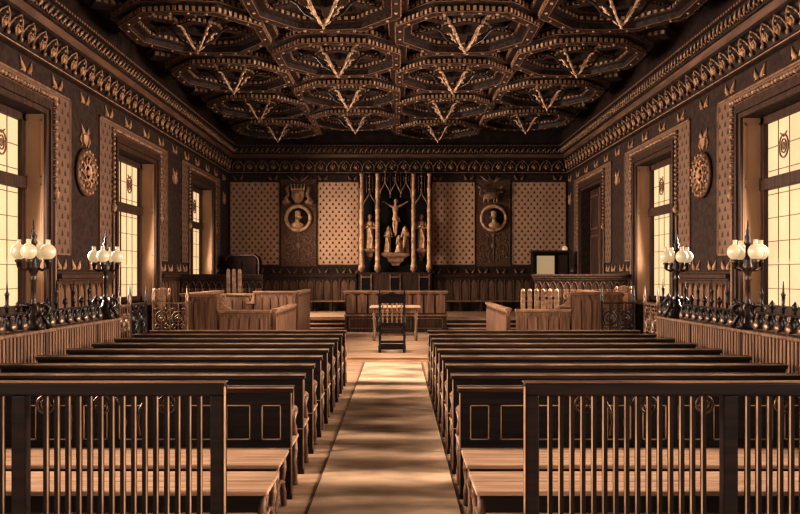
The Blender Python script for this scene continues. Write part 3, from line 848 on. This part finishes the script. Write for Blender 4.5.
# ------------------------------------------------------------------ balustrades with iron cresting
def balustrade(x, sgn, y0, y1, label, lamps):
    t = thing('balustrade', label, 'balustrade', (x, y0, 0)); L = y1-y0
    m = MB(); m.box(-.05, .05, 0, L, 0, 1.2); m.build('backing_board', M_WOODVD, t)
    m = MB(); k = int(L/.085)
    for i in range(k):
        y = (i+.5)*L/k
        m.box(-.068, .068, y-.026, y+.026, .12, 1.2)
    m.build('ribbed_panel', M_WOODV, t)
    m = MB(); m.box(-.1, .1, -.02, L+.02, 1.19, 1.235); m.build('top_rail', M_WOODV, t, bevel=.012)
    m = MB(); m.box(-.09, .09, 0, L, 0, .12); m.build('plinth', M_WOODVD, t)
    m = MB()
    for y in (.03, 1.75, 3.5, 5.2): 
        if y < L: m.box(-.08, .08, y-.04, y+.04, .1, 1.2)
    m.build('stile', M_WOODVD, t)
    p = .27; e = 0
    for ly in lamps + [y1+.24]:
        b_ = ly-y0-.24
        m = MB(); m.box(-.018, .018, e, b_, 1.44, 1.465); m.box(-.02, .02, e, b_, 1.236, 1.25)
        mlf = MB(); mlf.box(-.012, .012, e, b_, 1.25, 1.256)
        k = max(1, round((b_-e)/p))
        for i in range(k):
            q = (b_-e)/k; c = e+(i+.5)*q; h = q/2
            m.tube([(0, c-h*.85, 1.25), (0, c-h*.4, 1.29), (0, c-h*.7, 1.36), (0, c-h*.3, 1.44), (0, c+h*.3, 1.44), (0, c+h*.7, 1.36), (0, c+h*.4, 1.29), (0, c+h*.85, 1.25)], .024, 5)
            m.ball((0, c, 1.34), .042, .6, .8, 1.5, 7, 5)
            mlf.ball((0, c+h, 1.29), .07, .6, 1, 1.0, 7, 5); mlf.tube([(0, c+h, 1.25), (0, c+h, 1.42)], [.04, .008], 5)
            mf = MB()
            if i % 2 == 0: mf.lathe([(.012, 0), (.014, .04), (.036, .07), (.032, .11), (.012, .135), (.004, .15)], 0, c, 1.46, 8)
            else: mf.lathe([(.014, 0), (.016, .05), (.035, .08), (.018, .11), (.02, .2), (.03, .22), (.012, .25), (.004, .37)], 0, c, 1.46, 8)
            mf.build('finial', M_IRON, t)
        m.build('scroll_crest', M_IRON, t); mlf.build('leaf_crest', M_IRONL, t)
        e = b_+.48
    return t
BXL, BXR = -4.42, 4.3
balustrade(BXL, -1, 6.4, 12.55, 'ribbed wood balustrade with iron cresting along the left side of the pews', [9.7, 12.1])
balustrade(BXR, 1, 6.4, 13.1, 'ribbed wood balustrade with iron cresting along the right side of the pews', [9.83, 12.35])

def lamp(x, y, label, M_IRON=M_LAMP):
    t = thing('candelabra_lamp', label, 'lamp', (x, y, 1.238))
    t.scale = (1, 1, 1.06)
    m = MB(); m.lathe([(.13, 0), (.13, .04), (.09, .06), (.075, .12), (.09, .16), (.06, .2), (.04, .28)], 0, 0, 0, 12)
    for k in range(4):
        a = k*PI/2+PI/4; c, s = math.cos(a), math.sin(a)
        m.tube([(.06*c, .06*s, .26), (.14*c, .14*s, .29), (.19*c, .19*s, .24), (.17*c, .17*s, .17), (.11*c, .11*s, .15), (.16*c, .16*s, .08), (.19*c, .19*s, .01)], [.02, .03, .032, .03, .025, .03, .035], 7)
    m.build('foot', M_IRON, t)
    m = MB(); m.lathe([(.04, .26), (.05, .3), (.03, .33), (.034, .36), (.03, .55), (.045, .57), (.03, .6), (.035, .63), (.06, .68), (.068, .74), (.05, .78), (.06, .8), (.03, .84), (.025, .98)], 0, 0, 0, 12)
    m.build('column', M_IRON, t)
    for k in range(4):
        a = k*PI/2+.12; c, s = math.cos(a), math.sin(a)
        m = MB(); m.tube([(.02*c, .02*s, .72), (.1*c, .1*s, .68), (.165*c, .165*s, .71), (.17*c, .17*s, .78)], [.018, .016, .016, .02], 7)
        m.lathe([(.005, 0), (.022, .03), (.03, .07), (.05, .1), (.03, .115)], .17*c, .17*s, .69, 8)
        m.build('arm', M_IRON, t)
        m = MB(); m.ball((.17*c, .17*s, .89), .092, 1, 1, 1, 16, 12); g = m.build('globe', M_GLOBE, t)
        m = MB(); m.lathe([(.035, 0), (.028, .02), (.03, .06)], .17*c, .17*s, .97, 8); m.build('globe_chimney', M_GLOBE, g)
    m = MB(); m.lathe([(.025, .96), (.05, 1.0), (.03, 1.03), (.045, 1.07), (.02, 1.1), (.028, 1.13), (.012, 1.17), (.004, 1.26)], 0, 0, 0, 10); m.build('finial', M_IRON, t)
    return t
lamp(BXL, 9.7, 'iron candelabra with milk glass globes on the left balustrade, nearer the slatted barrier')
lamp(BXL, 12.1, 'iron candelabra with milk glass globes on the left balustrade, nearer the court')
lamp(BXR, 9.83, 'iron candelabra with milk glass globes on the right balustrade, nearer the slatted barrier')
lamp(BXR, 12.35, 'iron candelabra with milk glass globes on the right balustrade, nearer the court')

# scrolled iron gates
def gate(x, y, rz, w, label, mat_fr, n_ros=2):
    t = thing('iron_gate', label, 'gate', (x, y, 0), rz)
    for u in (0, w):
        m = MB(); m.lathe([(.035, 0), (.035, .08), (.022, .12), (.022, 1.4), (.034, 1.43), (.02, 1.47), (.03, 1.52), (.012, 1.58), (.004, 1.72)], u, 0, 0, 8); m.build('post', mat_fr, t)
    m = MB()
    for z in (.25, .85, 1.4): m.box(0, w, -.012, .012, z-.014, z+.014)
    m.box(w/2-.012, w/2+.012, -.01, .01, .25, 1.4); m.build('frame', mat_fr, t)
    for i in range(n_ros):
        m = MB()
        c = w*(i+.5)/n_ros; h = w/n_ros/2
        m.box(c-.012, c+.012, -.012, .0, .26, 1.39)
        for z in (1.13, .55):
            m.tube([(c+h*.8*math.cos(a*PI/8), 0, z+h*.85*math.sin(a*PI/8)) for a in range(16)], .014, 5, True)
            m.tube([(c+h*.4*math.cos(a*PI/6), -.01, z+h*.4*math.sin(a*PI/6)) for a in range(12)], .013, 5, True)
            m.ball((c, -.015, z), h*.22, 1, .6, 1, 8, 6)
            for sx in (-1, 1):
                for sz in (-1, 1):
                    m.tube([(c+sx*h*.55, 0, z+sz*h*.6), (c+sx*h*.9, 0, z+sz*h*1.0), (c+sx*h*.6, 0, z+sz*h*1.25), (c+sx*h*.35, 0, z+sz*h*1.05)], .012, 5)
        m.build('scrollwork', mat_fr, t)
    return t
gate(BXL, 12.69, PI/2, .46, 'narrow scrolled iron gate continuing the left balustrade past the far lamp', M_IRONL, 2)
gate(BXL, 13.22, PI/2, .82, 'dark scrolled iron gate leading on from the narrow pale gate at left', M_IRON, 2)
gate(-4.36, 14.25, 0, .6, 'pale scrolled iron gate facing the pews at the left end of the last pew', M_IRONL, 2)
gate(3.63, 14.25, 0, .57, 'scrolled iron gate facing the pews at the right end of the last pew', M_IRON, 2)
gate(BXR, 13.24, PI/2, .7, 'scrolled iron gate continuing the right balustrade past the far lamp', M_IRONL, 2)

# ------------------------------------------------------------------ panelled enclosures
def panel_run(root, p, q, h, name, z0=.085, cap=True, mat=None, thick=.06, scallop=True):
    """plank panelling from p to q (local xy), facing camera side"""
    P, Q = Vector((*p, 0)), Vector((*q, 0)); L = (Q-P).length; a = math.atan2(Q.y-P.y, Q.x-P.x)
    Mx = Matrix.Translation(P) @ Matrix.Rotation(a, 4, 'Z')
    m = MB(); m.box(0, L, -thick/2, thick/2, 0, h-.04, M=Mx)
    k = max(1, round(L/.24)); w = L/k
    for i in range(k):
        for s in (-1, 1):
            y0, y1 = sorted((s*thick/2, s*(thick/2+.02)))
            u0, u1 = i*w+.012, (i+1)*w-.012
            m.box(u0, u1, y0, y1, .12, h-.2, M=Mx)
            if scallop:
                for qk in range(4): m.box(u0+.022*(qk+1), u1-.022*(qk+1), y0, y1, h-.2+qk*.022, h-.178+qk*.022, M=Mx)
    o = m.build(name, mat or M_WOODV, root)
    m = MB(); m.box(-.03, L+.03, -thick/2-.05, thick/2+.05, h-.045, h, M=Mx); m.box(-.02, L+.02, -thick/2-.03, thick/2+.03, h-.075, h-.045, M=Mx)
    m.build('rail', M_WOODL, root, bevel=.01)
    m = MB(); m.box(0, L, -thick/2-.03, thick/2+.03, 0, .12, M=Mx); m.build('plinth', M_WOODVD, root)
    return o
def volute(root, x, y, z, s, sg=1):
    m = MB()
    m.prism([(x, z), (x+sg*.05*s, z), (x+sg*.09*s, z-.1*s), (x+sg*.08*s, z-.22*s), (x+sg*.16*s, z-.32*s), (x+sg*.3*s, z-.38*s), (x+sg*.34*s, z-.42*s), (x, z-.42*s)], y-.03, y+.03)
    m.tube([(x+sg*(.1*s+.07*s*math.cos(t*PI/6)), y, z-.12*s+.07*s*math.sin(t*PI/6)) for t in range(12)], .025*s, 5, True)
    m.build('scroll_bracket', M_WOODL, root, bevel=.008)
# left enclosure
t = thing('jury_box', 'panelled wooden jury box with stepped front left of the central table', 'jury box', (-3.9, 18, .085))
panel_run(t, (-.96, 0), (-.17, 0), 1.4, 'tall_front_panel'); panel_run(t, (-.12, 0), (1.02, 0), 1.03, 'front_panel')
panel_run(t, (1.04, .4), (1.04, 4.0), 1.03, 'side_panel'); volute(t, -.13, 0, 1.4, .85)
panel_run(t, (-.96, .05), (-.96, 4.0), 1.4, 'outer_side_panel')
m = MB(); m.box(-.85, .9, 2.2, 2.65, .42, .47); m.box(-.85, .9, 2.65, 2.7, 0, .85); m.build('seat', M_WOODV, t)
# right enclosure
t = thing('jury_box', 'panelled wooden jury box holding the slatted seat, right of the central table', 'jury box', (3.9, 18, .085))
panel_run(t, (0, 0), (1.13, 0), 1.44, 'tall_front_panel'); panel_run(t, (-1.24, 0), (-.04, 0), 1.05, 'front_panel')
panel_run(t, (-1.36, .4), (-1.36, 4.6), 1.05, 'side_panel'); volute(t, -.02, 0, 1.44, .85, -1)
panel_run(t, (1.13, .05), (1.13, 4.3), 1.4, 'outer_side_panel')
# slatted seat inside it
def settle(label, x, y, n, H, ms):
    t = thing('slat_back_settle', label, 'settle', (x, y, .085)); hw = n*.084+.02
    for i in range(n):
        u = (i-(n-1)/2)*.168
        m = MB(); m.box(u-.055, u+.055, 0, .04, .5, H); m.lathe([(.055, 0), (.052, .02), (.04, .05), (.02, .07), (.005, .075)], u, .02, H, 10); m.build('back_slat', ms, t, bevel=.01)
    m = MB(); m.box(-hw, hw, .02, .05, .46, .56); m.box(-hw, hw, .045, .07, H-.2, H-.13); m.build('back_rail', M_WOODVD, t)
    m = MB(); m.box(-hw, hw, -.45, .05, .41, .46); m.build('seat', M_WOODV, t, bevel=.01)
    for u in (-hw+.04, hw-.04):
        for y in (-.4, .0):
            m = MB(); m.box(u-.03, u+.03, y-.03, y+.03, 0, .41); m.build('leg', M_WOODV, t)
settle('settle with six tall pale rounded back slats inside the right jury box', 3.55, 20.0, 6, 1.4, M_STEP)
settle('tall narrow chair with three rounded back slats before the left wooden screen', -4.78, 23.3, 3, 1.93, M_WOODL)
# clerk desk behind left box
t = thing('clerks_desk', 'large panelled clerk desk behind the left jury box beside the steps', 'desk', (-3.4, 22.35, .085))
panel_run(t, (-.62, 0), (.54, 0), 1.37, 'front_panel'); panel_run(t, (.56, .05), (.56, 3.05), 1.37, 'side_panel')
panel_run(t, (-1.5, 0), (-.66, 0), 1.3, 'wing_panel'); volute(t, -.6, -.04, 1.3, .7, -1)
m = MB(); m.box(-.6, .5, 1.2, 3.05, 1.2, 1.25); m.build('worktop', M_WOODL, t, bevel=.01)
m = MB(); m.box(-.6, .5, 3.0, 3.05, 0, 1.2); m.build('back_panel', M_WOODVD, t)

# arched screens
def screen(x, L, label, y):
    t = thing('panelled_screen', label, 'screen', (x, y, .085))
    m = MB(); m.box(0, L, 0, .06, 0, 1.72); m.build('backing', M_WOODVD, t)
    k = round(L/.2); w = L/k
    m = MB(); ma = MB()
    for i in range(k):
        c = (i+.5)*w
        m.box(c-w*.4, c+w*.4, -.02, 0, .2, 1.42)
        ma.tube([(c-w*.45, -.02, 1.4), (c-w*.42, -.02, 1.52), (c-w*.2, -.02, 1.6), (c, -.02, 1.63), (c+w*.2, -.02, 1.6), (c+w*.42, -.02, 1.52), (c+w*.45, -.02, 1.4)], .012, 5)
        ma.lathe([(.03, 0), (.02, .05), (.02, .9), (.032, .95), (.03, 1.0)], c-w/2, -.03, .42, 7)
    m.build('panel', M_WOODV, t); ma.build('arcade', M_WOODV, t)
    m = MB(); m.box(-.06, L, -.1, .1, 1.72, 1.78); m.box(-.03, L, -.06, .08, 1.66, 1.72); m.box(-.09, L, -.13, .12, 1.78, 1.84); m.build('cornice', M_WOODVD, t, bevel=.012)
    return t
screen(-6.45, 2.4, 'arcaded wooden screen standing against the left wall behind the clerk desk wing', 23.9)
screen(3.83, 2.6, 'arcaded wooden screen standing against the right wall behind the jury box', 22.4)

# high cupboards on the dais
t = thing('cupboard', 'dark round-shouldered cupboard in the left corner beside the altar wall', 'cupboard', (-5.65, 29.0, .52))
m = MB(); pl = [(-.62, 0), (.62, 0), (.62, 1.9)] + [(.62-.22+.22*math.cos(a*PI/10), 1.9+.22*math.sin(a*PI/10)) for a in range(1, 6)] + [(-.62+.22-.22*math.sin(a*PI/10), 1.9+.22*math.cos(a*PI/10)) for a in range(0, 6)]
m.prism(pl, 0, .5); m.build('carcass', M_CUP, t)
m = MB(); m.tube([(p_[0]*.97, -.01, p_[1]*.99) for p_ in pl[1:]], .03, 6); m.build('edge_moulding', M_WOODVD, t)
m = MB(); m.box(-.52, -.02, -.03, 0, .15, 1.85); m.box(.02, .52, -.03, 0, .15, 1.95); m.build('door', M_CUP, t, bevel=.01)
t = thing('glazed_cupboard', 'dark cupboard with a pale glass pane in the right corner beside the altar wall', 'cupboard', (5.55, 29.0, .52))
m = MB(); m.box(-.66, .66, 0, .5, 0, 2.2); m.build('carcass', M_PEWX, t, bevel=.01)
m = MB(); m.box(-.72, .72, -.06, .54, 2.2, 2.27); m.build('cornice', M_WOODVD, t, bevel=.01)
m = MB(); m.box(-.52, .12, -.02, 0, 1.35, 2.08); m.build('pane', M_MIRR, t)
m = MB(); frame_lines(m, -.6, .2, 1.28, 2.15, lambda mm, u0, u1, v0, v1: mm.box(u0, u1, -.05, 0, v0, v1), .07); m.build('pane_frame', M_PEWX, t)
m = MB(); m.box(.26, .6, -.03, 0, .2, 2.1); m.box(-.6, .2, -.03, 0, .2, 1.2); m.build('door', M_WOODVD, t, bevel=.01)
t = thing('wall_lamp', 'small pale globe lamp on the end wall above the glazed cupboard', 'lamp', (6.42, YB-.05, 2.86))
m = MB(); m.ball((0, -.16, .05), .11, 1, 1, 1, 12, 8); m.build('globe', M_GLOBE, t)
m = MB(); m.tube([(0, .02, -.1), (0, -.12, -.14), (0, -.16, -.05)], .02, 6); m.lathe([(.05, -.02), (.05, 0.02)], 0, -.01, -.1, 10); m.build('bracket', M_IRON, t)

# wall benches along the altar wall
for a, b, s in ((-6.3, -1.75, 'left'), (1.55, 6.3, 'right')):
    t = thing('wall_bench', 'long low bench against the altar wall on the %s of the judges bench' % s, 'bench', ((a+b)/2, 30.3, .52))
    h = (b-a)/2
    m = MB(); m.box(-h, h, 0, .5, .36, .41); m.build('seat', M_WOODL, t, bevel=.01)
    for i in range(7):
        u = -h+.05+i*(2*h-.1)/6
        m = MB(); m.box(u-.035, u+.035, .03, .45, 0, .36); m.build('support', M_WOODVD, t)

# chairs
def turned(m, x, y, z0, z1, r=.026):
    L = z1-z0; pr = []
    for t_, k in ((0, .8), (.06, 1.25), (.1, .8), (.16, 1.4), (.22, .9), (.5, .75), (.75, .95), (.82, 1.35), (.88, .8), (.94, 1.2), (1, 1)): pr.append((r*k, L*t_))
    m.lathe(pr, x, y, z0, 9)
def armchair(name, label, x, y, z, rz, w=.58, H=1.42, dark=True, group=None):
    t = thing(name, label, 'chair', (x, y, z), rz, group); h = w/2
    mw = M_PEWX if dark else M_WOODV
    # local: back at y=0 (towards camera when rz=0), seat forward +y
    for s in (-1, 1):
        m = MB(); m.box(s*(h-.03)-.035, s*(h-.03)+.035, -.05, .6, 0, .07); m.ball((s*(h-.03), -.06, .04), .05, .8, 1.2, .8, 8, 6); m.build('runner_foot', mw, t, bevel=.012)
        m = MB(); turned(m, s*(h-.03), 0, .07, .48, .032); m.box(s*(h-.03)-.03, s*(h-.03)+.03, -.03, .03, .48, .62); turned(m, s*(h-.03), 0, .62, H-.28, .028); m.box(s*(h-.03)-.03, s*(h-.03)+.03, -.03, .03, H-.28, H-.06)
        m.ball((s*(h-.03), 0, H-.01), .038, 1, 1, 1.3, 9, 7); m.build('back_post', mw, t)
        m = MB(); turned(m, s*(h-.03), .5, .07, .48, .032); turned(m, s*(h-.03), .5, .48, .78, .026); m.build('front_leg', mw, t)
        m = MB(); m.tube([(s*(h-.03), .0, .8), (s*(h-.03), .25, .79), (s*(h-.03), .52, .8), (s*(h-.03), .58, .77)], [.026, .028, .035, .03], 7); m.build('armrest', mw, t)
    m = MB(); m.box(-h+.03, h-.03, -.01, .54, .44, .54); m.build('seat', M_LEATH, t, bevel=.025)
    m = MB(); m.box(-h+.05, h-.05, -.022, .022, H-.26, H-.08); m.prism([(-h+.05, H-.08), (-.1, H-.04), (0, H), (.1, H-.04), (h-.05, H-.08)], -.02, .02); m.build('crest_rail', mw, t, bevel=.008)
    m = MB(); m.box(-h+.05, h-.05, -.018, .018, .62, .69); m.build('lower_rail', mw, t)
    for i in range(5):
        u = -h+.1+i*(w-.2)/4
        m = MB(); turned(m, u, 0, .69, H-.26, .017); m.ball((u, 0, .98), .034, 1, 1, 1, 8, 6); m.ball((u, 0, .86), .03, 1, 1, 1, 8, 6); m.build('spindle', M_WOODL, t)
    m = MB(); m.box(-h+.05, h-.05, -.02, .02, .22, .27); m.box(-h+.05, h-.05, -.03, .03, .07, .2); m.build('stretcher', mw, t, bevel=.006)
    return t
armchair('armchair', 'dark high-backed spindle armchair at the head of the aisle before the table', -.14, 18.75, .085, 0, w=.64)
def tall_chair(label, x, y, z, rz, w, H):
    t = thing('high_backed_chair', label, 'chair', (x, y, z), rz); h = w/2
    m = MB(); m.prism([(-h, .45), (h, .45), (h, H-.15), (h*.7, H-.04), (0, H), (-h*.7, H-.04), (-h, H-.15)], -.025, .025); m.build('backrest', M_WOODV, t, bevel=.01)
    m = MB(); m.box(-h*.5, h*.5, -.04, -.025, .6, H-.2); m.build('back_panel', M_WOODL, t, bevel=.008)
    m = MB(); m.box(-h, h, .0, .48, .42, .48); m.build('seat', M_LEATH, t, bevel=.015)
    for u in (-h+.03, h-.03):
        for y_ in (0, .44):
            m = MB(); turned(m, u, y_, 0, .42, .03); m.build('leg', M_WOODV, t)
        m = MB(); m.ball((u, 0, H-.08), .045, 1, 1, 1.5, 8, 6); m.lathe([(.02, -.3), (.035, -.2), (.03, -.08)], u, 0, H, 8); m.build('finial', M_WOODL, t)
    return t
tall_chair('round-topped wooden chair beside the left jury box, behind the iron gates', -5.95, 20.2, .085, 0, .42, 1.5)
tall_chair('round-topped wooden chair beside the right jury box, behind the iron gate', 5.75, 20.4, .085, 0, .42, 1.55)

# table in the well of the court
t = thing('court_table', 'pale-topped wooden table behind the spindle armchair before the judges bench', 'table', (-.08, 22.0, .085))
m = MB(); m.box(-.7, .7, 0, 1.0, .9, .95); m.build('tabletop', M_CLOTH, t, bevel=.012)
m = MB(); m.box(-.62, .62, .08, .11, .76, .9); m.box(-.62, .62, .89, .92, .76, .9); m.box(-.62, -.59, .11, .89, .76, .9); m.box(.59, .62, .11, .89, .76, .9); m.build('apron', M_WOODV, t)
for u in (-.58, .58):
    for y in (.1, .9):
        m = MB(); turned(m, u, y, 0, .76, .04); m.build('leg', M_WOODV, t)
m = MB(); m.box(-.58, .58, .08, .12, .14, .2); m.build('stretcher', M_WOODV, t)

# aisle matting
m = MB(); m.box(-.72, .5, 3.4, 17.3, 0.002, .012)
am = tag(m.build('aisle_matting', M_RUN), 'long worn pale matting strip with shade bands painted in down the aisle between the pews', 'carpet')

m = MB(); m.box(-.725, -.717, 3.4, 17.3, .003, .014); m.box(.497, .505, 3.4, 17.3, .003, .014); m.build('bound_edge', M_WOODVD, am)
# ------------------------------------------------------------------ light
def area(name, loc, rot, sx, sy, e, col=(1, .95, .87), spread=None):
    l = bpy.data.lights.new(name, 'AREA'); l.shape = 'RECTANGLE'; l.size = sx; l.size_y = sy; l.energy = e; l.color = col
    if spread: l.spread = math.radians(spread)
    o = bpy.data.objects.new(name, l); COL.objects.link(o); o.location = loc; o.rotation_euler = rot
    return o
E = 560
for i, c in enumerate(CL): area('window_daylight', (-W-.3, c, 3.1), (0, -PI/2+.12, 0), 3.2, 2.4, E, spread=118)
for i, c in enumerate(CR[:4]): area('window_daylight', (W+.3, c, 3.1), (0, PI/2-.12, 0), 3.2, 2.4, E, spread=118)
# fill lamps added behind the camera, no window stands there
for x in (-3.5, 3.5): area('rear_fill', (x, Y0+.1, 3.6), (PI/2, 0, 0), 2.6, 3.6, 60, spread=150)

w = bpy.data.worlds.new('world'); scene.world = w; w.use_nodes = True
w.node_tree.nodes['Background'].inputs[0].default_value = (1, .95, .87, 1); w.node_tree.nodes['Background'].inputs[1].default_value = .3

cam = bpy.data.cameras.new('camera'); co = bpy.data.objects.new('camera', cam); COL.objects.link(co)
co.location = (0, 0, 1.9); co.rotation_euler = (PI/2, 0, 0)
cam.sensor_width = 36; cam.lens = 36; cam.shift_x = .0025; cam.shift_y = .0225
cam.clip_start = .05; cam.clip_end = 200
scene.camera = co
scene.view_settings.view_transform = 'Standard'
scene.view_settings.look = 'None'
scene.view_settings.exposure = .55
scene.view_settings.gamma = .69
